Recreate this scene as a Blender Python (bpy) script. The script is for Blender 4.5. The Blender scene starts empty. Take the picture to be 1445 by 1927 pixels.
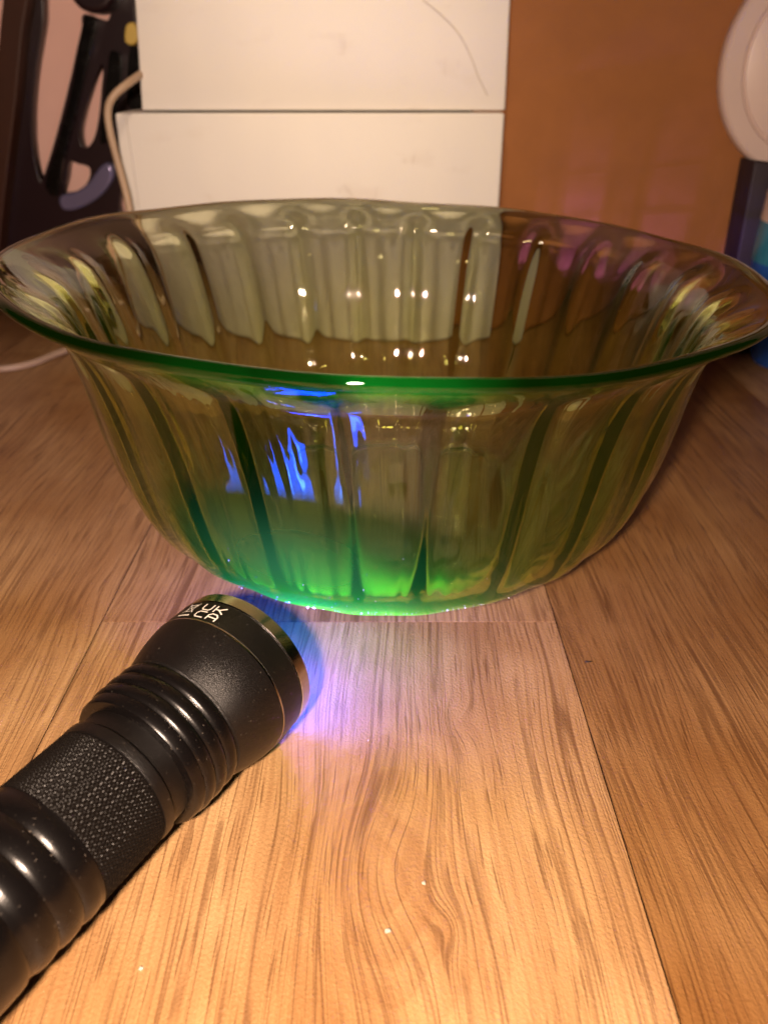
import bpy, bmesh, math, random
from mathutils import Vector, Matrix
random.seed(7)
R = math.radians
sc = bpy.context.scene
COL = sc.collection

# ------------------------------------------------------------------ camera
PITCH = R(29.7); CAM_H = 0.160; FPX = 1470.0; W0, H0 = 1445.0, 1927.0
cam_d = bpy.data.cameras.new('camera'); cam = bpy.data.objects.new('camera', cam_d); COL.objects.link(cam)
cam.location = (0, 0, CAM_H); cam.rotation_euler = (R(90) - PITCH, 0, 0)
cam_d.sensor_fit = 'VERTICAL'; cam_d.sensor_height = 36; cam_d.sensor_width = 27
cam_d.lens = 36 * FPX / H0
cam_d.clip_start = 0.005; cam_d.clip_end = 20
cam_d.dof.use_dof = True; cam_d.dof.focus_distance = 0.20; cam_d.dof.aperture_fstop = 15
sc.camera = cam

# ------------------------------------------------------------------ world + lamps
w = bpy.data.worlds.new('World'); sc.world = w; w.use_nodes = True
w.node_tree.nodes['Background'].inputs[0].default_value = (1.0, 0.72, 0.5, 1)
w.node_tree.nodes['Background'].inputs[1].default_value = 0.004
sc.view_settings.view_transform = 'Standard'; sc.view_settings.look = 'None'
sc.view_settings.exposure = 0.0; sc.view_settings.gamma = 1.0
try:
    sc.cycles.use_denoising = True
    sc.cycles.max_bounces = 16; sc.cycles.transmission_bounces = 14; sc.cycles.glossy_bounces = 8
    sc.cycles.diffuse_bounces = 3; sc.cycles.transparent_max_bounces = 12
    sc.cycles.sample_clamp_indirect = 25.0; sc.cycles.blur_glossy = 1.0
except Exception:
    pass

def lamp(name, kind, loc, energy, color, radius=0.003, aim=None, **kw):
    d = bpy.data.lights.new(name, kind); o = bpy.data.objects.new(name, d); COL.objects.link(o)
    o.location = loc; d.energy = energy; d.color = color
    if kind == 'AREA': d.size = radius
    else: d.shadow_soft_size = radius
    for k, v in kw.items(): setattr(d, k, v)
    if aim is not None:
        o.rotation_euler = (Vector(aim) - Vector(loc)).to_track_quat('-Z', 'Y').to_euler()
    return o
BOX_FILL = lamp('box_fill', 'SPOT', (-0.03, 0.27, 0.52), 4.8, (1.0, 0.74, 0.48), 0.02, aim=(-0.03, 0.5, 0.03), spot_size=R(46), spot_blend=1.0)  # added spot with no real source; brightens the lower box behind the bowl
FLASH_E = 8.3
for fx, share, caus in ((-0.0285, 0.92, True), (-0.0235, 0.08, False)):      # the two cells of the phone's flash
    f_ = lamp('flash', 'POINT', (fx, -0.032, 0.177), FLASH_E*share, (1.0, 0.735, 0.555), 0.008)
    f_.data.cycles.is_caustics_light = caus

# ------------------------------------------------------------------ helpers
def link(name, me, mat=None, parent=None, smooth=True):
    o = bpy.data.objects.new(name, me); COL.objects.link(o)
    if mat is not None and not me.materials: me.materials.append(mat)
    if smooth:
        for p in me.polygons: p.use_smooth = True
    if parent: o.parent = parent
    return o
def obj(name, bm, mat, parent=None, smooth=True):
    me = bpy.data.meshes.new(name); bm.normal_update(); bm.to_mesh(me); bm.free()
    return link(name, me, mat, parent, smooth)
def tag(o, label=None, cat=None, group=None, kind=None):
    if label: o['label'] = label
    if cat: o['category'] = cat
    if group: o['group'] = group
    if kind: o['kind'] = kind
    return o
def thing(name, loc, rz=0):
    o = bpy.data.objects.new(name, None); COL.objects.link(o); o.location = loc; o.rotation_euler = (0, 0, rz)
    o.empty_display_size = 0.01
    return o
def at_y(px, py, Y):            # photograph pixel -> point on the vertical plane y = Y
    u = (px - W0/2)/FPX; v = -(py - H0/2)/FPX
    c, s = math.cos(PITCH), math.sin(PITCH)
    dy = c + v*s; dz = -s + v*c; t = Y/dy
    return Vector((u*t, Y, CAM_H + dz*t))
def at_z(px, py, z=0.0):
    u = (px - W0/2)/FPX; v = -(py - H0/2)/FPX
    c, s = math.cos(PITCH), math.sin(PITCH)
    dy = c + v*s; dz = -s + v*c; t = (z - CAM_H)/dz
    return Vector((u*t, dy*t, z))
def box_bm(x0, x1, y0, y1, z0, z1, bev=0.0, seg=2):
    bm = bmesh.new()
    vs = [bm.verts.new((x, y, z)) for x in (x0, x1) for y in (y0, y1) for z in (z0, z1)]
    for f in ((0,1,3,2),(4,6,7,5),(0,4,5,1),(2,3,7,6),(0,2,6,4),(1,5,7,3)): bm.faces.new([vs[i] for i in f])
    bmesh.ops.recalc_face_normals(bm, faces=bm.faces)
    if bev: bmesh.ops.bevel(bm, geom=bm.edges[:], offset=bev, segments=seg, affect='EDGES', profile=0.6)
    return bm
def tube_mesh(name, pts, rad, n=12, sub=8):
    P = []
    for i in range(len(pts)-1):
        p0 = pts[max(i-1,0)]; p1 = pts[i]; p2 = pts[i+1]; p3 = pts[min(i+2,len(pts)-1)]
        for k in range(sub):
            t = k/sub
            P.append(0.5*((2*p1)+(p2-p0)*t+(2*p0-5*p1+4*p2-p3)*t*t+(3*p1-p0-3*p2+p3)*t**3))
    P.append(pts[-1])
    bm = bmesh.new(); rings = []
    up = Vector((0.3, 0.5, 0.8))
    for i, p in enumerate(P):
        d = (P[min(i+1,len(P)-1)]-P[max(i-1,0)]).normalized()
        a = d.cross(up).normalized(); b = d.cross(a); up = b if b.dot(up) > 0 else -b
        a = d.cross(up).normalized(); b = d.cross(a)
        rings.append([bm.verts.new(p + rad*(math.cos(2*math.pi*k/n)*a + math.sin(2*math.pi*k/n)*b)) for k in range(n)])
    for r0, r1 in zip(rings, rings[1:]):
        for k in range(n): bm.faces.new((r0[k], r0[(k+1)%n], r1[(k+1)%n], r1[k]))
    bm.faces.new(rings[0]); bm.faces.new(rings[-1][::-1])
    bmesh.ops.recalc_face_normals(bm, faces=bm.faces)
    return bm

class N:                         # tiny node-graph helper
    def __init__(s, name):
        s.m = bpy.data.materials.new(name); s.m.use_nodes = True; s.t = s.m.node_tree
        s.t.nodes.clear(); s.out = s.t.nodes.new('ShaderNodeOutputMaterial')
    def n(s, kind, ins=None, **kw):
        nd = s.t.nodes.new(kind)
        for k, v in kw.items(): setattr(nd, k, v)
        for k, v in (ins or {}).items():
            sock = nd.inputs[k]
            if hasattr(v, 'is_output') and v.is_output: s.t.links.new(v, sock)
            elif isinstance(v, bpy.types.Node): s.t.links.new(v.outputs[0], sock)
            else: sock.default_value = v
        return nd
    def math(s, op, a, b=0.0, c=0.0, clamp=False):
        return s.n('ShaderNodeMath', {0: a, 1: b, 2: c}, operation=op, use_clamp=clamp).outputs[0]
    def ramp(s, fac, stops, interp='LINEAR'):
        nd = s.n('ShaderNodeValToRGB', {0: fac}); cr = nd.color_ramp; cr.interpolation = interp
        while len(cr.elements) < len(stops): cr.elements.new(0.5)
        for e, (p, c) in zip(cr.elements, stops):
            e.position = p; e.color = (c, c, c, 1) if not hasattr(c, '__len__') else (*c, 1)
        return nd.outputs[0]
    def mix(s, fac, a, b, mode='MIX'):
        nd = s.n('ShaderNodeMix', data_type='RGBA', blend_type=mode)
        for i, v in ((0, fac), (6, a), (7, b)):
            if hasattr(v, 'is_output'): s.t.links.new(v, nd.inputs[i])
            else: nd.inputs[i].default_value = v if not (hasattr(v, '__len__') and len(v) == 3) else (*v, 1)
        return nd.outputs[2]
    def surf(s, sh): s.t.links.new(sh.outputs[0], s.out.inputs[0])
    def vol(s, sh): s.t.links.new(sh.outputs[0], s.out.inputs[1])
    def pri(s, **kw):
        names = dict(base='Base Color', rough='Roughness', metal='Metallic', spec='Specular IOR Level', normal='Normal', coat='Coat Weight', coatr='Coat Roughness', sheen='Sheen Weight', trans='Transmission Weight', ior='IOR', emit='Emission Color', estr='Emission Strength')
        ins = {}
        for k, v in kw.items():
            if k in ('base', 'emit') and hasattr(v, '__len__') and len(v) == 3: v = (*v, 1)
            ins[names[k]] = v
        return s.n('ShaderNodeBsdfPrincipled', ins)

def simple(name, col, rough=0.5, metal=0.0, bump=0.0, bscale=400, var=0.12, vscale=40, spec=0.5, coat=0.0, dusty=0.0):
    g = N(name)
    tc = g.n('ShaderNodeTexCoord')
    nz = g.n('ShaderNodeTexNoise', {'Vector': tc.outputs['Object'], 'Scale': vscale, 'Detail': 5.0})
    c = g.mix(nz.outputs[0], tuple(v*(1-var) for v in col), tuple(min(1, v*(1+var)) for v in col))
    if dusty:
        nd = g.n('ShaderNodeTexNoise', {'Vector': tc.outputs['Object'], 'Scale': 1700.0, 'Detail': 1.0})
        ng = g.n('ShaderNodeTexNoise', {'Vector': tc.outputs['Object'], 'Scale': 120.0, 'Detail': 2.0})
        sp = g.math('MULTIPLY', g.ramp(nd.outputs[0], [(0.72, 0.0), (0.77, 1.0)]), g.ramp(ng.outputs[0], [(0.45, 0.1), (0.65, 1.0)]))
        c = g.mix(g.math('MULTIPLY', sp, dusty), c, (0.32, 0.27, 0.22))
        rough = g.math('ADD', g.math('MULTIPLY', ng.outputs[0], 0.16), rough - 0.06)
    ins = dict(base=c, rough=rough, metal=metal, spec=spec, coat=coat)
    if bump:
        nb = g.n('ShaderNodeTexNoise', {'Vector': tc.outputs['Object'], 'Scale': bscale, 'Detail': 3.0})
        ins['normal'] = g.n('ShaderNodeBump', {'Height': nb.outputs[0], 'Strength': bump, 'Distance': 0.0005}).outputs[0]
    g.surf(g.pri(**ins)); return g.m

# ------------------------------------------------------------------ materials
def wood_material():
    g = N('wood_print')
    tc = g.n('ShaderNodeTexCoord'); oi = g.n('ShaderNodeObjectInfo'); geo = g.n('ShaderNodeNewGeometry')
    off = g.n('ShaderNodeVectorMath', {0: oi.outputs['Location'], 1: (3.7, 5.3, 0)}, operation='MULTIPLY')
    P = g.n('ShaderNodeVectorMath', {0: tc.outputs['Object'], 1: off.outputs[0]}, operation='ADD').outputs[0]
    def sc_(x, y, z=1.0): return g.n('ShaderNodeVectorMath', {0: P, 1: (x, y, z)}, operation='MULTIPLY').outputs[0]
    wn = g.n('ShaderNodeTexNoise', {'Vector': sc_(9, 5), 'Scale': 1.0, 'Detail': 2.0, 'Roughness': 0.4})
    wob = g.math('MULTIPLY', g.math('SUBTRACT', wn.outputs[0], 0.5), 0.022)
    sep = g.n('ShaderNodeSeparateXYZ', {0: P})
    xw = g.math('ADD', sep.outputs[0], wob)
    # the grain flows round knots
    kn = None
    for (px, py, A, sx, sy) in ((705, 1650, 0.0095, 0.013, 0.024), (850, 1745, -0.002, 0.004, 0.006), (868, 1358, 0.0035, 0.004, 0.006),
                                (1010, 1260, -0.004, 0.012, 0.03), (1330, 1500, 0.006, 0.012, 0.05), (130, 1150, 0.006, 0.010, 0.05), (560, 1560, -0.005, 0.010, 0.03)):
        k = at_z(px, py)
        d = g.n('ShaderNodeVectorMath', {0: geo.outputs['Position'], 1: (k.x, k.y, 0)}, operation='SUBTRACT')
        d = g.n('ShaderNodeVectorMath', {0: d.outputs[0], 1: (1/sx, 1/sy, 0)}, operation='MULTIPLY')
        L = g.n('ShaderNodeVectorMath', {0: d.outputs[0], 1: d.outputs[0]}, operation='DOT_PRODUCT').outputs['Value']
        gs = g.math('MULTIPLY', g.math('POWER', 2.71828, g.math('MULTIPLY', L, -1.0)), A)
        kn = gs if kn is None else g.math('ADD', kn, gs)
    xw = g.math('ADD', xw, kn)
    def vec(fx, fy, off=0.0):
        return g.n('ShaderNodeCombineXYZ', {0: g.math('MULTIPLY', xw, fx), 1: g.math('MULTIPLY', sep.outputs[1], fy), 2: off}).outputs[0]
    def noise(v, det=2.0, ro=0.5): return g.n('ShaderNodeTexNoise', {'Vector': v, 'Scale': 1.0, 'Detail': det, 'Roughness': ro}).outputs[0]
    kf = at_z(715, 1640)
    d = g.n('ShaderNodeVectorMath', {0: geo.outputs['Position'], 1: (kf.x, kf.y, 0)}, operation='SUBTRACT')
    d = g.n('ShaderNodeVectorMath', {0: d.outputs[0], 1: (1/0.014, 1/0.024, 0)}, operation='MULTIPLY')
    Lk = g.math('ADD', g.n('ShaderNodeVectorMath', {0: d.outputs[0]}, operation='LENGTH').outputs['Value'], g.math('MULTIPLY', noise(sc_(70, 40), 3.0), 0.9))
    figure = g.math('MULTIPLY', g.ramp(g.math('FRACT', g.math('MULTIPLY', Lk, 2.3)), [(0.0, 0.0), (0.6, 0.6), (0.85, 1.0), (1.0, 0.0)]),
                    g.math('POWER', 2.71828, g.math('MULTIPLY', g.math('MULTIPLY', Lk, Lk), -0.16)))
    band = noise(vec(85, 3, 3.0), 3.0)
    wide = noise(vec(26, 4, 12.0), 2.0)
    patch = noise(sc_(20, 15), 3.0)
    fine = noise(vec(900, 16, 5.0), 2.0)
    def lines(fx, fy, z, wdt, bx, by, lo, hi):
        n = noise(vec(fx, fy, z), 1.0)
        rdg = g.ramp(g.math('ABSOLUTE', g.math('SUBTRACT', n, 0.5)), [(0.0, 1.0), (wdt*0.35, 0.9), (wdt, 0.0), (1.0, 0.0)])
        brk = g.ramp(noise(vec(bx, by, z+4), 2.0), [(0.0, 0.0), (lo, 0.0), (hi, 1.0), (1.0, 1.0)])
        return g.math('MULTIPLY', rdg, brk)
    l1 = lines(150, 2.5, 1.0, 0.013, 150, 30, 0.28, 0.48)
    l2 = lines(240, 3.5, 21.0, 0.020, 200, 40, 0.34, 0.52)
    l3 = lines(360, 5, 41.0, 0.032, 300, 50, 0.38, 0.54)
    pore = g.ramp(noise(vec(1100, 45, 9.0), 1.0), [(0.0, 0.0), (0.62, 0.0), (0.70, 1.0), (1.0, 1.0)])
    base = g.mix(g.ramp(patch, [(0.32, 0.0), (0.68, 1.0)]), (0.310, 0.162, 0.056), (0.520, 0.330, 0.158))
    c = g.mix(g.math('MULTIPLY', g.ramp(wide, [(0.36, 0.0), (0.68, 1.0)]), 0.28), base, (0.238, 0.104, 0.037))
    c = g.mix(g.math('MULTIPLY', g.ramp(band, [(0.38, 0.0), (0.70, 1.0)]), 0.30), c, (0.238, 0.104, 0.037))
    c = g.mix(g.math('MULTIPLY', figure, 0.42), c, (0.24, 0.102, 0.036))
    c = g.mix(g.math('MULTIPLY', g.ramp(fine, [(0.42, 0.0), (0.66, 1.0)]), 0.32), c, (0.178, 0.072, 0.026))
    dark = g.math('MAXIMUM', g.math('MULTIPLY', l1, 0.62), g.math('MAXIMUM', g.math('MULTIPLY', l2, 0.52), g.math('MULTIPLY', l3, 0.42)))
    dark = g.math('MAXIMUM', dark, g.math('MULTIPLY', pore, 0.6))
    c = g.mix(dark, c, (0.083, 0.029, 0.010))
    c = g.mix(1.0, c, oi.outputs['Color'], 'MULTIPLY')
    e1 = noise(sc_(1500, 1100), 2.0)
    b1 = g.n('ShaderNodeBump', {'Height': e1, 'Strength': 0.85, 'Distance': 0.00035})
    b2 = g.n('ShaderNodeBump', {'Height': dark, 'Strength': 0.5, 'Distance': 0.00025, 'Normal': b1.outputs[0]}); b2.invert = True
    rg = g.ramp(noise(sc_(30, 18), 5.0), [(0.35, 0.30), (0.7, 0.46)])
    g.surf(g.pri(base=c, rough=rg, spec=0.5, normal=b2.outputs[0])); return g.m

BOWL_C = Vector((0.0013, 0.2675, 0.0)); BOWL_H = 0.103
def glass_material():
    g = N('uranium_glass')
    tc = g.n('ShaderNodeTexCoord'); P = tc.outputs['Object']
    # fluorescence: glow under the torch's beam and light piped to the rim, painted as emission
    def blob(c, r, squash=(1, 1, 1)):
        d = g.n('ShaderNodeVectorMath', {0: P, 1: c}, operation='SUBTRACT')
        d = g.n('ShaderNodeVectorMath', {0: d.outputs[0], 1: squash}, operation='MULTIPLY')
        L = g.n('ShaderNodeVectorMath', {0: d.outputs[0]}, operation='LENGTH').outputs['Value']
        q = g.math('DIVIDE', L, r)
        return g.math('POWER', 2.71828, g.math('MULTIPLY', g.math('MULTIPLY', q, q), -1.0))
    # a film added low on this side to mute the torch lens's reflection
    dull_spot = g.math('MULTIPLY', blob((-0.025, -0.091, 0.044), 0.022, (0.65, 1, 1.1)), 0.36)
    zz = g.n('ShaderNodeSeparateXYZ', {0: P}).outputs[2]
    dull_spot = g.math('MULTIPLY', dull_spot, g.ramp(zz, [(0.0, 0.0), (0.024, 0.0), (0.036, 1.0), (0.062, 1.0), (0.072, 0.0)]))
    dull_spot = g.math('MULTIPLY', g.math('GREATER_THAN', dull_spot, 0.012), dull_spot)
    gl = g.n('ShaderNodeBsdfGlass', {'Color': (1, 1, 1, 1), 'Roughness': dull_spot, 'IOR': 1.5})
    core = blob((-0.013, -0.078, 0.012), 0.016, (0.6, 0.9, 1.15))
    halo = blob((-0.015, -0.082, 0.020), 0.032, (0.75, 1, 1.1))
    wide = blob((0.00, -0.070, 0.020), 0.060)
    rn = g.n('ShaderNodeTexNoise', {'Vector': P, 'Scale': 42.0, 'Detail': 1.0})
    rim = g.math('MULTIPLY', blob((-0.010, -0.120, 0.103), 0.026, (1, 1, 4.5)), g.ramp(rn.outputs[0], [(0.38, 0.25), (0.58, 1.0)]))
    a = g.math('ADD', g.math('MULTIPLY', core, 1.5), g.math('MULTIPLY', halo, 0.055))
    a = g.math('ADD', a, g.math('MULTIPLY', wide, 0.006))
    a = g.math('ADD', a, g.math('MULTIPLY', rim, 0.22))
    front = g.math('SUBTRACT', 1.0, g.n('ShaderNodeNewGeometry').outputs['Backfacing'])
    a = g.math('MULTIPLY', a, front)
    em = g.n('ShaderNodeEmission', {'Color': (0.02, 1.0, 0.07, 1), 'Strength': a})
    teal_haze = g.n('ShaderNodeEmission', {'Color': (0.16, 0.80, 0.42, 1), 'Strength': g.math('MULTIPLY', blob((-0.024, -0.090, 0.038), 0.020, (0.75, 1, 1.1)), g.math('MULTIPLY', front, 0.16))})  # haze of scattered torch light, painted as emission
    em = g.n('ShaderNodeAddShader', {0: em, 1: teal_haze})
    matte = g.n('ShaderNodeBsdfRefraction', {'Color': (1, 1, 1, 1), 'Roughness': dull_spot, 'IOR': 1.5})
    gl = g.n('ShaderNodeMixShader', {0: g.ramp(dull_spot, [(0.0, 0.0), (0.02, 0.0), (0.10, 1.0), (1.0, 1.0)]), 1: gl, 2: matte})
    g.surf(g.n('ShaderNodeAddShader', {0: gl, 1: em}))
    ab = g.n('ShaderNodeVolumeAbsorption', {'Color': (0.71, 0.765, 0.15, 1), 'Density': 140.0})
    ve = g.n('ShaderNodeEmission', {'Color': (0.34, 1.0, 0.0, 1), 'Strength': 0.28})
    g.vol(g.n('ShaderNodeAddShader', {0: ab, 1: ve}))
    return g.m

def card_material():
    g = N('white_card')
    P = g.n('ShaderNodeTexCoord').outputs['Object']
    def noise(sc3, det, scale=1.0):
        v = g.n('ShaderNodeVectorMath', {0: P, 1: sc3}, operation='MULTIPLY').outputs[0]
        return g.n('ShaderNodeTexNoise', {'Vector': v, 'Scale': scale, 'Detail': det}).outputs[0]
    cloud = noise((9, 9, 5), 3.0)
    c = g.mix(g.ramp(cloud, [(0.35, 0.0), (0.68, 1.0)]), (0.74, 0.715, 0.70), (0.83, 0.79, 0.735))
    smudge = g.ramp(noise((26, 26, 60), 4.0), [(0.60, 0.0), (0.74, 1.0)])
    c = g.mix(g.math('MULTIPLY', smudge, 0.22), c, (0.60, 0.52, 0.46))
    scuff = g.ramp(g.math('ABSOLUTE', g.math('SUBTRACT', noise((40, 40, 7), 2.0), 0.5)), [(0.0, 1.0), (0.010, 0.0)])
    c = g.mix(g.math('MULTIPLY', g.math('MULTIPLY', scuff, smudge), 0.35), c, (0.45, 0.38, 0.33))
    b = g.n('ShaderNodeBump', {'Height': noise((1, 1, 1), 4.0, 500.0), 'Strength': 0.18, 'Distance': 0.0005})
    b2 = g.n('ShaderNodeBump', {'Height': cloud, 'Strength': 0.25, 'Distance': 0.006, 'Normal': b.outputs[0]})
    g.surf(g.pri(base=c, rough=0.52, spec=0.45, normal=b2.outputs[0])); return g.m

def emit(name, col, s):
    g = N(name); g.surf(g.n('ShaderNodeEmission', {'Color': (*col, 1), 'Strength': s})); return g.m

M_wood = wood_material()
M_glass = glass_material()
M_sub = simple('joint_dark', (0.018, 0.008, 0.004), 1.0, spec=0.0)
M_white = card_material()
M_brown = simple('brown_card', (0.31, 0.125, 0.042), 0.8, bump=0.25, bscale=1400, var=0.12, vscale=60, spec=0.2)
M_wall = simple('pink_plaster', (0.90, 0.57, 0.50), 0.85, bump=0.2, bscale=300, var=0.05)
M_black = simple('black_anodised', (0.004, 0.0032, 0.003), 0.31, bump=0.35, bscale=5000, var=0.2, spec=0.42, dusty=0.38)
M_black_gloss = simple('black_gloss', (0.003, 0.0024, 0.0024), 0.24, bump=0.06, bscale=2500, var=0.2, spec=0.35, dusty=0.3)
M_knurl = simple('knurled_black', (0.005, 0.004, 0.0035), 0.34, var=0.3, spec=0.11)
M_chrome = simple('chrome', (0.62, 0.60, 0.57), 0.14, 1.0, bump=0.05, bscale=2500)
M_print = simple('white_print', (0.72, 0.68, 0.60), 0.5)
M_dark = simple('dark_lacquer', (0.018, 0.008, 0.011), 0.30, bump=0.05, bscale=200, var=0.25)
M_darkwood = simple('dark_wood_edge', (0.045, 0.012, 0.004), 0.5, var=0.3, bump=0.2, bscale=300)
M_post = simple('black_card', (0.018, 0.010, 0.016), 0.6)
M_cord = simple('beige_cord', (0.42, 0.30, 0.21), 0.45)
M_disc = simple('white_plastic', (0.66, 0.52, 0.47), 0.4, var=0.04)
M_crumb = simple('crumb', (0.48, 0.42, 0.34), 0.9)
M_speck = simple('dark_speck', (0.02, 0.012, 0.01), 0.7)
M_dust = simple('dust', (0.75, 0.80, 0.85), 0.5)
M_uv = emit('uv_led', (0.02, 0.07, 1.0), 240.0)
M_uvr = emit('uv_reflector', (0.002, 0.034, 1.0), 82.0)


# ------------------------------------------------------------------ floor
floor = tag(obj('floor', box_bm(-0.90, 0.90, -0.60, 1.0, -0.02, -0.0005), M_sub, smooth=False), kind='structure')
PW, PL, GAP = 0.1505, 0.95, 0.00042
plank_me = None
X0 = -0.0935
for c in range(-5, 6):
    x0 = X0 + c*PW
    y = 0.2071 - PL if c == 0 else 0.2071 - PL + ((c*0.37) % 1.0)*PL*0.9 + (0.36 if c in (-1,) else 0.31 if c == 1 else 0)
    if c in (-1, 1): y = -0.42 + 0.04*c
    while y > -0.55: y -= PL
    while y < 0.98:
        a, b = max(y, -0.598), min(y + PL, 0.998)
        if b - a > 0.01:
            hw, hl = (PW - GAP)/2, (b - a - GAP)/2
            bm = box_bm(-hw, hw, -hl, hl, -0.0004, 0.0)
            o = obj('plank', bm, M_wood, floor, smooth=False)
            o.location = (x0 + PW/2, (a + b)/2, 0)
            tone = {-1: 1.0, 0: 1.0, 1: 0.68}.get(c, random.uniform(0.75, 1.05)); o.color = (tone, tone**1.35, tone**1.9, 1)  # right column darkened in its colour to stand in for light falloff
        y += PL

# ------------------------------------------------------------------ wall
wall = tag(obj('wall', box_bm(-0.9, 0.9, 0.613, 0.633, 0.0, 0.9), M_wall, smooth=False), kind='structure')

# ------------------------------------------------------------------ bowl
NF = 24; RIB = 0.0018; RIP = 0.000075
zk = [0, .06, .14, .25, .4, .55, .7, .82, .9, .955, 1.0]
rk = [.0535, .0646, .0763, .0880, .0950, .0985, .1010, .1037, .1073, .1140, .1205]
def pch(t, xs, ys):              # monotone cubic
    n = len(xs); d = [(ys[i+1]-ys[i])/(xs[i+1]-xs[i]) for i in range(n-1)]
    m = [d[0]] + [0 if d[i-1]*d[i] <= 0 else 2*d[i-1]*d[i]/(d[i-1]+d[i]) for i in range(1, n-1)] + [d[-1]]
    i = max(0, min(n-2, sum(1 for x in xs if x <= t)-1)); h = xs[i+1]-xs[i]; u = (t-xs[i])/h
    return (ys[i]*(1+2*u)*(1-u)**2 + h*m[i]*u*(1-u)**2 + ys[i+1]*u*u*(3-2*u) + h*m[i+1]*u*u*(u-1))
def sstep(a, b, x):   # smooth step, also for b < a
    t = max(0.0, min(1.0, (x-a)/(b-a))); return t*t*(3-2*t)
def bowl_mesh():
    # section: outer centre of base -> outer wall -> rolled rim -> inner wall -> inner centre
    T = 0.0028
    out = []
    nz = 64
    prof = [(pch(i/nz, zk, rk), i/nz*BOWL_H) for i in range(nz+1)]
    # round the foot
    foot = [(0.0, 0.0015), (0.020, 0.0013), (0.040, 0.0010), (0.047, 0.0004), (0.0505, 0.0)]
    sec = [(r, z, 0) for r, z in foot] + [(r, z, 1) for r, z in prof]
    # rim roll
    r1, z1 = prof[-1]; r0, z0 = prof[-2]
    d = Vector((r1-r0, z1-z0)).normalized(); nrm = Vector((-d.y, d.x))
    TR = 0.0033
    cen = Vector((r1, z1)) + nrm*TR*0.5
    for k in range(1, 8):
        a = math.pi*k/8
        p = cen - nrm*TR*0.5*math.cos(a) + d*TR*0.5*math.sin(a)
        sec.append((p.x, p.y, 2))
    TR = 0.0033
    TAPX = [0, .3, .4, .45, .5, .55, .6, .65, .7, .75, .8, .85, .9, 1.0]; TAPY = [4.5, 4.38, 4.16, 3.92, 3.62, 3.26, 2.83, 2.33, 1.76, 1.15, 0.56, 0.15, 0.0, 0.0]
    inner = []
    for i in range(nz, -1, -1):
        r, z = prof[i]
        ra, za = prof[max(i-1,0)]; rb, zb = prof[min(i+1,nz)]
        dd = Vector((rb-ra, zb-za)).normalized(); nn = Vector((-dd.y, dd.x))
        th = T + 0.001*pch(z/BOWL_H, TAPX, TAPY) + (TR - T)*sstep(0.86, 0.99, z/BOWL_H)
        q = Vector((r, z)) + nn*th
        if q.y > 0.0072 + 0.0: inner.append((q.x, q.y, 3))
    sec += inner
    rl, zl, _ = sec[-1]
    for f in (0.93, 0.82, 0.68, 0.5, 0.3, 0.12): sec.append((rl*f, 0.0062 + (zl-0.0062)*f**6, 4))
    sec.append((0.0, 0.0062, 4))
    M = NF*40
    verts, faces = [], []
    rows = []
    for (r, z, s) in sec:
        if r < 1e-6:
            rows.append([len(verts)]); verts.append((0, 0, z)); continue
        row = []
        zn = z/BOWL_H
        env = sstep(0.02, 0.22, zn)*(1 - sstep(0.93, 0.998, zn))
        for k in range(M):
            t = 2*math.pi*k/M
            ph = NF*t + math.pi + 0.18*math.sin(3*t+1)
            lens = math.cos(ph)
            cusp = abs(math.sin(ph/2))              # 0 at groove, 1 mid flute
            rr = r
            if s == 3:
                    q = math.asin(min(1, cusp))*2/math.pi      # 0 on the rib, 1 mid flute
                    rr = r - env*RIB*math.exp(-(q/0.28)**2) - env*0.0003*(1-(1-q)**2) + 0.0002*math.sin(5*t+zn*4) + env*RIP*math.exp(-((t - R(254))/R(24))**2)*(math.sin(113*t+1.5*math.sin(9*zn)) + 0.8*math.sin(151*t+2+1.2*math.sin(7*zn+1)) + 0.6*math.sin(71*t))
            elif s == 1: rr = r + env*0.00045*lens + 0.0002*math.sin(4*t+zn*3)
            zz = z
            up = zn*zn
            rr *= 1 + up*0.006*math.sin(2*t+0.6)
            zz += up*(-0.035*r*math.cos(t))
            if zn > 0.9: zz += sstep(0.9, 1.0, zn)*(0.0003*math.sin(7*t+1.0) + 0.0002*math.sin(12*t))
            row.append(len(verts)); verts.append((rr*math.cos(t), rr*math.sin(t), zz))
        rows.append(row)
    for a, b in zip(rows, rows[1:]):
        for k in range(M):
            k2 = (k+1) % M
            if len(a) == 1: faces.append((a[0], b[k2], b[k]))
            elif len(b) == 1: faces.append((a[k], a[k2], b[0]))
            else: faces.append((a[k], a[k2], b[k2], b[k]))
    me = bpy.data.meshes.new('glass_bowl'); me.from_pydata(verts, [], faces); me.update()
    return me, prof
bme, bprof = bowl_mesh()
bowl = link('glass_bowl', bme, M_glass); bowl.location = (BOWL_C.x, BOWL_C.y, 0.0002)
tag(bowl, 'large yellow-green fluted glass bowl with flared rim, glowing green under the torch', 'bowl')
# dust on the glass, lit up by the torch
bm = bmesh.new(); rnd = random.Random(3)
for i in range(70):
    zn = abs(rnd.gauss(0.16, 0.13)); zn = min(max(zn, 0.20), 0.8)
    t = R(-90) + rnd.gauss(0.02, 0.26)
    r = pch(zn, zk, rk) + 0.0003
    p = Vector((r*math.cos(t), r*math.sin(t), zn*BOWL_H - 0.035*zn*zn*r*math.cos(t)))
    s = rnd.uniform(0.00008, 0.00020) * (1.8 if rnd.random() < 0.08 else 1)
    m = Matrix.Translation(p) @ Matrix.Rotation(rnd.uniform(0, 6), 4, Vector((rnd.random(), rnd.random(), 1)))
    bmesh.ops.create_icosphere(bm, subdivisions=1, radius=s, matrix=m @ Matrix.Diagonal((1, rnd.uniform(0.5, 1.6), 0.6, 1)))
tag(obj('dust', bm, M_dust, bowl), kind='stuff')

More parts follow.
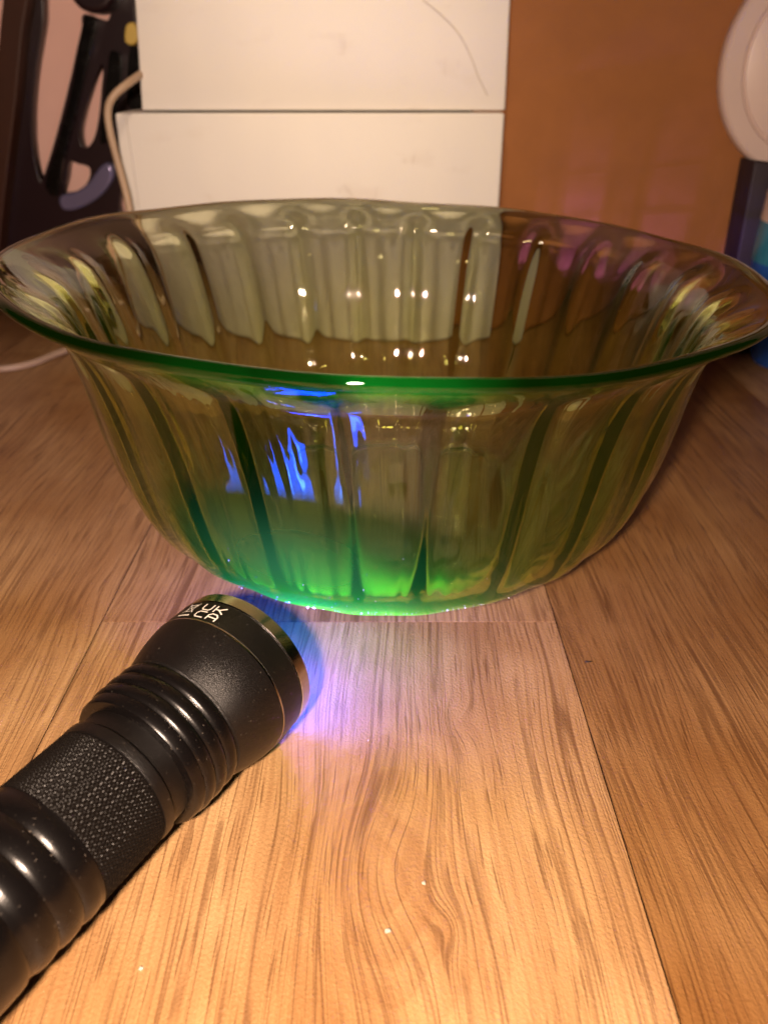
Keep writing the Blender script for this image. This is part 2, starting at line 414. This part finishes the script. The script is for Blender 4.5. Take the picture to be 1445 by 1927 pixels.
# ------------------------------------------------------------------ torch
TA = 1.07580; TF = Vector((-0.03722, 0.16292, 0.02120))
torch = thing('torch', (TF.x, TF.y, 0.0), TA)
tag(torch, 'black metal torch with chrome bezel and knurled grip lying on the floor', 'torch')
def lathe(name, prof, mat, parent, n=96, closed=False, jitter=None):
    bm = bmesh.new(); rows = []
    for s, r in prof:
        rows.append([bm.verts.new((-s, r*math.sin(2*math.pi*k/n), TF.z + r*math.cos(2*math.pi*k/n))) for k in range(n)])
    for a, b in zip(rows, rows[1:]):
        for k in range(n): bm.faces.new((a[k], b[k], b[(k+1)%n], a[(k+1)%n]))
    if closed:
        bm.faces.new(rows[0][::-1]); bm.faces.new(rows[-1])
    bmesh.ops.recalc_face_normals(bm, faces=bm.faces)
    o = obj(name, bm, mat, parent)
    try: o.data.set_sharp_from_angle(angle=R(32))
    except Exception: pass
    return o
RH = 0.0211
lathe('bezel', [(0.0026, 0.0179), (0.0002, 0.0188), (0.0, 0.0203), (0.0004, 0.0208), (0.0040, RH), (0.0042, 0.0206), (0.0045, 0.0200), (0.0065, 0.0198), (0.0065, 0.0178)], M_chrome, torch)
lathe('lens', [(0.0024, 0.0177), (0.0022, 0.012), (0.0020, 0.0050)], M_uvr, torch)
lathe('led', [(0.0020, 0.0050), (0.0019, 0.0025), (0.0019, 0.0003)], M_uv, torch)
hp = [(0.0043, 0.0200), (0.0043, 0.02085), (0.0046, 0.02105), (0.0122, 0.02115), (0.0124, 0.0210), (0.0127, 0.0210), (0.0129, 0.02112)]
for i in range(1, 15):
    u = i/14; hp.append((0.0129 + u*0.0131, 0.02112 - 0.0032*(0.35*u + 0.65*u*u)))
hp += [(0.0262, 0.0175), (0.0266, 0.0172)]
head = lathe('head', hp, M_black, torch)
line = lathe('scored_line', [(0.01225, 0.02112), (0.0125, 0.02118), (0.01275, 0.02112)], M_chrome, head)
rp = []
def ridge(c, wd, r, dep, n=10):
    return [(c - wd/2 + wd*i/n, r - dep + dep*math.sin(math.pi*i/n)**0.55) for i in range(n+1)]
rp += ridge(0.0286, 0.0038, 0.0184, 0.0008) + ridge(0.0325, 0.0038, 0.0185, 0.0008) + ridge(0.0363, 0.0036, 0.0184, 0.0007)
rp += [(0.0384, 0.0179), (0.0406, 0.0178), (0.0412, 0.0174), (0.0414, 0.0166), (0.0415, 0.0152)]
lathe('cooling_ring', [(0.0264, 0.0166)] + rp, M_black_gloss, torch)
lathe('neck', [(0.0414, 0.01525), (0.0457, 0.01525)], M_black, torch)
lathe('collar', [(0.0455, 0.0148), (0.0457, 0.0154), (0.0464, 0.0160), (0.0482, 0.01605), (0.0490, 0.0159), (0.0491, 0.0155)], M_black, torch)
def knurl():
    s0, s1, n, m = 0.0491, 0.0662, 560, 100
    NC, r0 = 104, 0.01575
    cell = 2*math.pi*r0/NC
    verts, faces = [], []
    for j in range(m+1):
        s = s0 + (s1-s0)*j/m
        for k in range(n):
            t = 2*math.pi*k/n
            u = NC*t/(2*math.pi); v = (s-s0)/cell*0.62
            tri = lambda q: abs((q % 1.0)*2 - 1)
            h = min(1 - tri((u+v)), 1 - tri((u-v))) if False else (1-tri(u+v))*(1-tri(u-v))
            e = min(1, min(s-s0, s1-s)/0.0004)
            r = r0 - 0.00018 + 0.00042*e*h**0.7
            verts.append((-s, r*math.sin(t), TF.z + r*math.cos(t)))
    for j in range(m):
        for k in range(n):
            k2 = (k+1) % n
            faces.append((j*n+k, (j+1)*n+k, (j+1)*n+k2, j*n+k2))
    me = bpy.data.meshes.new('grip'); me.from_pydata(verts, [], faces); me.update()
    return link('grip', me, M_knurl, torch, smooth=False)
knurl()
tp = [(0.0662, 0.0156), (0.0664, 0.0160)]
tp += ridge(0.0690, 0.0050, 0.01625, 0.0006)[1:] + ridge(0.0745, 0.0056, 0.01625, 0.0007)[1:] + ridge(0.0800, 0.0050, 0.01610, 0.0006)[1:]
tp += [(0.0830, 0.0154), (0.0840, 0.0152), (0.0850, 0.0158), (0.087, 0.0160), (0.118, 0.0160), (0.1195, 0.0152), (0.1198, 0.008), (0.1198, 0.0003)]
lathe('tail', tp, M_black_gloss, torch)
# printed marks on the head: letter strokes wrapped round the cylinder
def strokes(polys, s_base, a0, height, width, mat, name, thick=0.17):
    # polys: list of polylines in unit box; u runs round the head, v towards the front
    bm = bmesh.new()
    def put(u, v):
        a = a0 - u*width/RH; s = s_base - v*height; r = 0.02127
        return (-s, r*math.sin(a), TF.z + r*math.cos(a))
    for pl in polys:
        for (p, q) in zip(pl, pl[1:]):
            p = Vector((p[0]*width, p[1]*height)); q = Vector((q[0]*width, q[1]*height))
            d = (q-p).normalized(); nn = Vector((-d.y, d.x))*thick*height*0.5; e = d*thick*height*0.35
            a, b = p - e, q + e
            K = max(1, int((b-a).length/0.0006))
            prev = None
            for i in range(K+1):
                c = a + (b-a)*i/K
                cur = [bm.verts.new(put((c+nn).x/width, (c+nn).y/height)), bm.verts.new(put((c-nn).x/width, (c-nn).y/height))]
                if prev: bm.faces.new((prev[0], prev[1], cur[1], cur[0]))
                prev = cur
    bmesh.ops.recalc_face_normals(bm, faces=bm.faces)
    return obj(name, bm, mat, head)
A0 = R(14)
Lh, Lw = 0.0023, 0.0026
U = [[(0, 1), (0, .25), (.2, 0), (.8, 0), (1, .25), (1, 1)]]
Kk = [[(0, 1), (0, 0)], [(0.0, .45), (.45, .45), (1.0, 1.0)], [(.4, .45), (1.0, 0)]]
Cc = [[(1, 1), (.2, 1), (0, .75), (0, .25), (.2, 0), (1, 0)]]
Aa = [[(0, 0), (0, .7), (.25, 1), (.75, 1), (1, .7), (1, 0)], [(0, .4), (1, .4)]]
SG = 1
for P_, col, row in ((U, 0, 1), (Kk, 1, 1), (Cc, 0, 0), (Aa, 1, 0)):
    strokes(P_, 0.0114 - row*0.0031, A0 - SG*col*(Lw*1.45)/RH, Lh, Lw, M_print, 'printed_letter')
X_ = [[(0, 0), (1, 1)], [(0, 1), (1, 0)], [(.1, .85), (.9, .85), (.75, .1), (.3, .1), (.1, .85)]]
strokes(X_, 0.0098, A0 + 0.0056/RH, 0.0038, 0.0036, M_print, 'printed_bin_mark', 0.07)
strokes([[(0, .5), (1, .5)]], 0.0118, A0 + 0.0056/RH, 0.0012, 0.0036, M_print, 'printed_bar', 0.5)
# the beam
td = Vector((math.cos(TA), math.sin(TA), 0.0))
BEAM = lamp('torch_beam', 'SPOT', (TF.x + td.x*0.0015, TF.y + td.y*0.0015, TF.z), 300.0, (0.28, 0.13, 1.0), 0.003,
            aim=Vector((0.18, 0.512, 0.105)), spot_size=R(24), spot_blend=1.0)
BEAM.data.cycles.is_caustics_light = True

# ------------------------------------------------------------------ white boxes
YB = 0.500
def carton(name, corners, depth, mat, bev=0.0012):
    # corners: front face lower-left, lower-right, upper-right, upper-left (points on the y = YB plane)
    bm = bmesh.new()
    fr = [bm.verts.new(c) for c in corners]; bk = [bm.verts.new(c + Vector((0, depth, 0))) for c in corners]
    bm.faces.new(fr); bm.faces.new(bk[::-1])
    for i in range(4): bm.faces.new((fr[i], fr[(i+1)%4], bk[(i+1)%4], bk[i])[::-1])
    bmesh.ops.recalc_face_normals(bm, faces=bm.faces)
    bmesh.ops.bevel(bm, geom=bm.edges[:], offset=bev, segments=3, affect='EDGES', profile=0.5)
    return obj(name, bm, mat)
ll, lr = at_y(216, 211, YB), at_y(949, 215, YB)
zs = (ll.z + lr.z)/2
lo = carton('white_box', [Vector((ll.x-0.004, YB, 0.0004)), Vector((lr.x+0.001, YB, 0.0004)), Vector((lr.x, YB, zs)), Vector((ll.x, YB, zs))], 0.10, M_white)
tag(lo, 'lower white cardboard box of the two stacked behind the bowl', 'box')
ul, ur = at_y(267, 206, YB+0.004), at_y(950, 211, YB+0.004)
tl_, tr_ = at_y(250, -60, YB+0.004), at_y(963, -60, YB+0.004)
up = carton('white_box', [Vector((ul.x, YB+0.004, zs+0.0012)), Vector((ur.x, YB+0.004, zs+0.0012)), Vector((tr_.x, YB+0.004, tr_.z)), Vector((tl_.x, YB+0.004, tl_.z))], 0.09, M_white)
tag(up, 'upper white cardboard box with a curved scratch, resting on another white box', 'box')
# side flap crease of the lower box, a scratch on the upper one
fl = box_bm(ll.x+0.006, ll.x+0.0064, YB-0.0003, YB+0.0002, 0.004, zs-0.002)
obj('crease', fl, simple('crease_grey', (0.5, 0.47, 0.45), 0.6), lo, smooth=False)
pts = [at_y(x, y, YB+0.0037) for x, y in ((796, 0), (830, 28), (862, 62), (885, 105), (900, 145), (917, 180))]
obj('scratch', tube_mesh('scratch', pts, 0.00022, 6, 6), M_crumb, up)

# ------------------------------------------------------------------ brown carton
YC = 0.512
cl = at_y(944, 400, YC); ct = at_y(962, 0, YC)
bc = carton('brown_box', [Vector((cl.x-0.02, YC, 0.0004)), Vector((0.36, YC, 0.0004)), Vector((0.37, YC, 0.30)), Vector((ct.x-0.02, YC, 0.30))], 0.2, M_brown, 0.002)
tag(bc, 'large plain brown cardboard box standing beside the white boxes', 'box')

# ------------------------------------------------------------------ black box, disc, bottle at the right
YP = 0.486
a = at_y(1420, 303, YP); b = at_y(1391, 505, YP)
pk = carton('black_box', [Vector((b.x-0.001, YP, 0.0004)), Vector((b.x+0.10, YP, 0.0004)), Vector((a.x+0.10, YP, a.z-0.010)), Vector((a.x, YP, a.z))], 0.022, M_post, 0.001)
tag(pk, 'narrow black box behind the blue bottle at the right edge', 'box')
dc = at_y(1570, 115, 0.495)
disc = thing('round_plate', (dc.x, 0.497, dc.z)); tag(disc, 'white round plate with a raised inner ring leaning on the brown box', 'plate')
def disc_part(name, prof, mat):
    bm = bmesh.new(); n = 128; rows = []
    for r, y in prof: rows.append([bm.verts.new((r*math.cos(2*math.pi*k/n), y, r*math.sin(2*math.pi*k/n))) for k in range(n)])
    for p, q in zip(rows, rows[1:]):
        for k in range(n): bm.faces.new((p[k], p[(k+1)%n], q[(k+1)%n], q[k]))
    bm.faces.new(rows[0]); bm.faces.new(rows[-1])
    bmesh.ops.recalc_face_normals(bm, faces=bm.faces)
    o = obj(name, bm, mat, disc)
    try: o.data.set_sharp_from_angle(angle=R(35))
    except Exception: pass
    return o
rd = 203/FPX*0.433
disc_part('rim', [(rd*0.3, 0.010), (rd*0.985, 0.010), (rd, 0.008), (rd, 0.003), (rd*0.985, 0.0008), (rd*0.97, 0.0), (rd*0.822, 0.0), (rd*0.812, 0.0008), (rd*0.80, 0.0014), (rd*0.3, 0.0014)], M_disc)
disc_part('inner_ring', [(rd*0.79, 0.0013), (rd*0.785, 0.0), (rd*0.77, -0.0006), (rd*0.2, -0.0006)], M_disc)

bot = thing('bottle', (0.2490, 0.463, 0.0)); tag(bot, 'blue bottle with white neck at the right edge behind the bowl rim', 'bottle')
def lathe_z(name, prof, mat, parent, n=64):
    bm = bmesh.new(); rows = []
    for r, z in prof: rows.append([bm.verts.new((r*math.cos(2*math.pi*k/n), r*math.sin(2*math.pi*k/n), z)) for k in range(n)])
    for p, q in zip(rows, rows[1:]):
        for k in range(n): bm.faces.new((p[k], p[(k+1)%n], q[(k+1)%n], q[k]))
    bm.faces.new(rows[0]); bm.faces.new(rows[-1])
    bmesh.ops.recalc_face_normals(bm, faces=bm.faces)
    o = obj(name, bm, mat, parent)
    try: o.data.set_sharp_from_angle(angle=R(35))
    except Exception: pass
    return o
def blue_mat(name, c): return simple(name, c, 0.2, var=0.25, vscale=60, coat=0.5)
lathe_z('body', [(0.018, 0.0003), (0.0215, 0.002), (0.0235, 0.006), (0.026, 0.02), (0.0325, 0.040), (0.0348, 0.055), (0.0350, 0.062)], blue_mat('blue_plastic', (0.01, 0.09, 0.42)), bot)
lathe_z('shoulder', [(0.0349, 0.0615), (0.0352, 0.068), (0.0350, 0.078), (0.0347, 0.084)], blue_mat('teal_plastic', (0.02, 0.22, 0.36)), bot)
lathe_z('neck', [(0.0345, 0.0835), (0.0342, 0.090), (0.034, 0.098), (0.031, 0.112), (0.022, 0.118)], M_disc, bot)

# ------------------------------------------------------------------ dark openwork stand at the left
YS = 0.60
st = thing('openwork_stand', (-0.25, YS, 0.0)); tag(st, 'dark glossy openwork stand with slotted cutouts against the pink wall', 'stand')
def plate(name, outer, holes, Y, thick, mat, parent, bevel=0.0015):
    cu = bpy.data.curves.new(name, 'CURVE'); cu.dimensions = '2D'; cu.fill_mode = 'BOTH'; cu.extrude = thick/2; cu.bevel_depth = bevel; cu.bevel_resolution = 2
    for poly in [outer] + holes:
        pts = [at_y(x, y, Y) for x, y in poly]
        sp = cu.splines.new('BEZIER'); sp.bezier_points.add(len(pts)-1); sp.use_cyclic_u = True
        n = len(pts)
        for i, (bp, p) in enumerate(zip(sp.bezier_points, pts)):
            a, b = pts[i-1], pts[(i+1) % n]
            t = (b - a)
            l0, l1 = (p-a).length, (b-p).length
            t.normalize()
            bp.co = (p.x, p.z, 0)
            hl = p - t*l0*0.30; hr = p + t*l1*0.30
            bp.handle_left = (hl.x, hl.z, 0); bp.handle_right = (hr.x, hr.z, 0)
    tmp = bpy.data.objects.new('tmp', cu); COL.objects.link(tmp)
    dg = bpy.context.evaluated_depsgraph_get(); me = bpy.data.meshes.new_from_object(tmp.evaluated_get(dg))
    bpy.data.objects.remove(tmp)
    me.transform(Matrix(((1,0,0,0),(0,0,-1,0),(0,1,0,0),(0,0,0,1))))
    me.transform(Matrix.Translation(Vector((0, Y, 0)) - Vector(parent.location)))
    me.materials.clear(); me.name = name
    o = link(name, me, mat, parent, smooth=True)
    try: me.set_sharp_from_angle(angle=R(40))
    except Exception: pass
    return o
outer = [(66, -60), (52, 60), (38, 200), (22, 330), (8, 470), (10, 560), (120, 575), (230, 560), (240, 430), (226, 385), (245, 300), (252, 200), (262, 90), (255, 10), (262, -60)]
h1 = [(93, -40), (84, 45), (72, 120), (65, 190), (64, 250), (69, 300), (80, 340), (86, 335), (104, 280), (122, 215), (138, 150), (150, 95), (160, 50), (162, 30), (190, 38), (208, 40), (214, 15), (205, 10), (180, 16), (160, 6), (148, -40)]
h2 = [(197, 120), (184, 138), (170, 178), (159, 215), (153, 246), (157, 273), (168, 279), (182, 260), (191, 222), (196, 170)]
h3 = [(134, 301), (150, 305), (173, 314), (172, 338), (153, 362), (124, 378), (120, 366), (127, 335)]
h4 = [(222, 2), (232, 5), (240, -20), (228, -40), (220, -20)]
plate('frame', outer, [h1, h2, h3], YS, 0.006, M_dark, st, 0.0007)
plate('slot_lining', [(164, 34), (180, 40), (176, 70), (150, 180), (120, 300), (108, 366), (96, 362), (90, 346), (110, 280), (140, 165)], [], YS-0.009, 0.004, M_black_gloss, st, 0.0006)
plate('slot', [(212, 98), (226, 104), (229, 130), (222, 190), (212, 230), (204, 262), (192, 268), (198, 200), (206, 130)], [], YS-0.009, 0.003, M_black_gloss, st, 0.0005)
plate('slot', [(252, 82), (262, 90), (270, 200), (262, 206), (246, 200), (243, 130)], [], YS-0.009, 0.003, M_black_gloss, st, 0.0005)
plate('painted_highlight', [(122, 372), (150, 364), (175, 346), (196, 318), (208, 312), (212, 330), (190, 362), (155, 384), (126, 388)], [], YS-0.010, 0.006, simple('highlight_blue', (0.22, 0.20, 0.36), 0.2, metal=0.4), st, 0.002)  # crescent highlight on the stand, made as a pale blue plate
plate('edge_board', [(36, -60), (68, -60), (54, 60), (40, 200), (24, 330), (10, 470), (10, 560), (-60, 560), (-60, 480), (-20, 300), (8, 150)], [], YS-0.006, 0.022, M_darkwood, st, 0.001)
plate('knob', [(150, -30), (152, -8), (165, 9), (186, 15), (207, 7), (215, -12), (213, -30)], [], YS-0.012, 0.016, M_dark, st, 0.003)
yl = plate('clip', [(246, 50), (257, 48), (260, 76), (250, 82), (243, 76)], [], YS-0.030, 0.010, simple('yellow_plastic', (0.62, 0.45, 0.10), 0.45), st, 0.001)

# ------------------------------------------------------------------ cord
cp = [at_y(268, 138, 0.507), at_y(240, 158, 0.492), at_y(215, 180, 0.488), at_y(204, 205, 0.487), at_y(207, 245, 0.486), at_y(222, 305, 0.486), at_y(238, 365, 0.485), at_y(248, 410, 0.484)]
z = cp[-1].z
cp += [Vector((cp[-1].x+0.006, 0.482, z*0.55)), Vector((cp[-1].x+0.004, 0.476, 0.012)), Vector((cp[-1].x-0.012, 0.462, 0.0023))]
for x, y in ((190, 640), (112, 664), (60, 684), (0, 694), (-90, 690)): cp.append(at_z(x, y, 0.0022))
cord = obj('power_cord', tube_mesh('power_cord', cp, 0.0021, 12, 8), M_cord)
tag(cord, 'beige cord hanging past the white boxes and curving across the floor', 'cord')

# ------------------------------------------------------------------ crumbs
def crumb(px, py, s, mat, label, seed, elong=1.0):
    bm = bmesh.new(); r = random.Random(seed)
    bmesh.ops.create_icosphere(bm, subdivisions=2, radius=s)
    for v in bm.verts: v.co *= r.uniform(0.5, 1.25); v.co.z *= 0.6; v.co.x *= elong
    o = obj('crumb', bm, mat); p = at_z(px, py); o.location = (p.x, p.y, s*0.5); tag(o, label, 'crumb', 'specks on the floor')
crumb(729, 1753, 0.00060, M_crumb, 'white crumb on the bright floor, nearest the bottom edge', 1, 1.3)
crumb(797, 1663, 0.00055, M_crumb, 'white crumb by the oval wood knot, right of the lowest crumb', 2)
crumb(266, 1824, 0.00050, M_crumb, 'white crumb on the floor beside the tail of the torch', 3)
crumb(1106, 1246, 0.00045, M_speck, 'tiny dark speck on the floor right of the bowl base', 4, 2.6)
crumb(693, 1394, 0.00028, M_crumb, 'minute white speck in the blue light before the torch', 5)
bowl.cycles.is_caustics_caster = True
for o in (floor, *floor.children, lo, up, bc, wall, pk):
    o.cycles.is_caustics_receiver = True
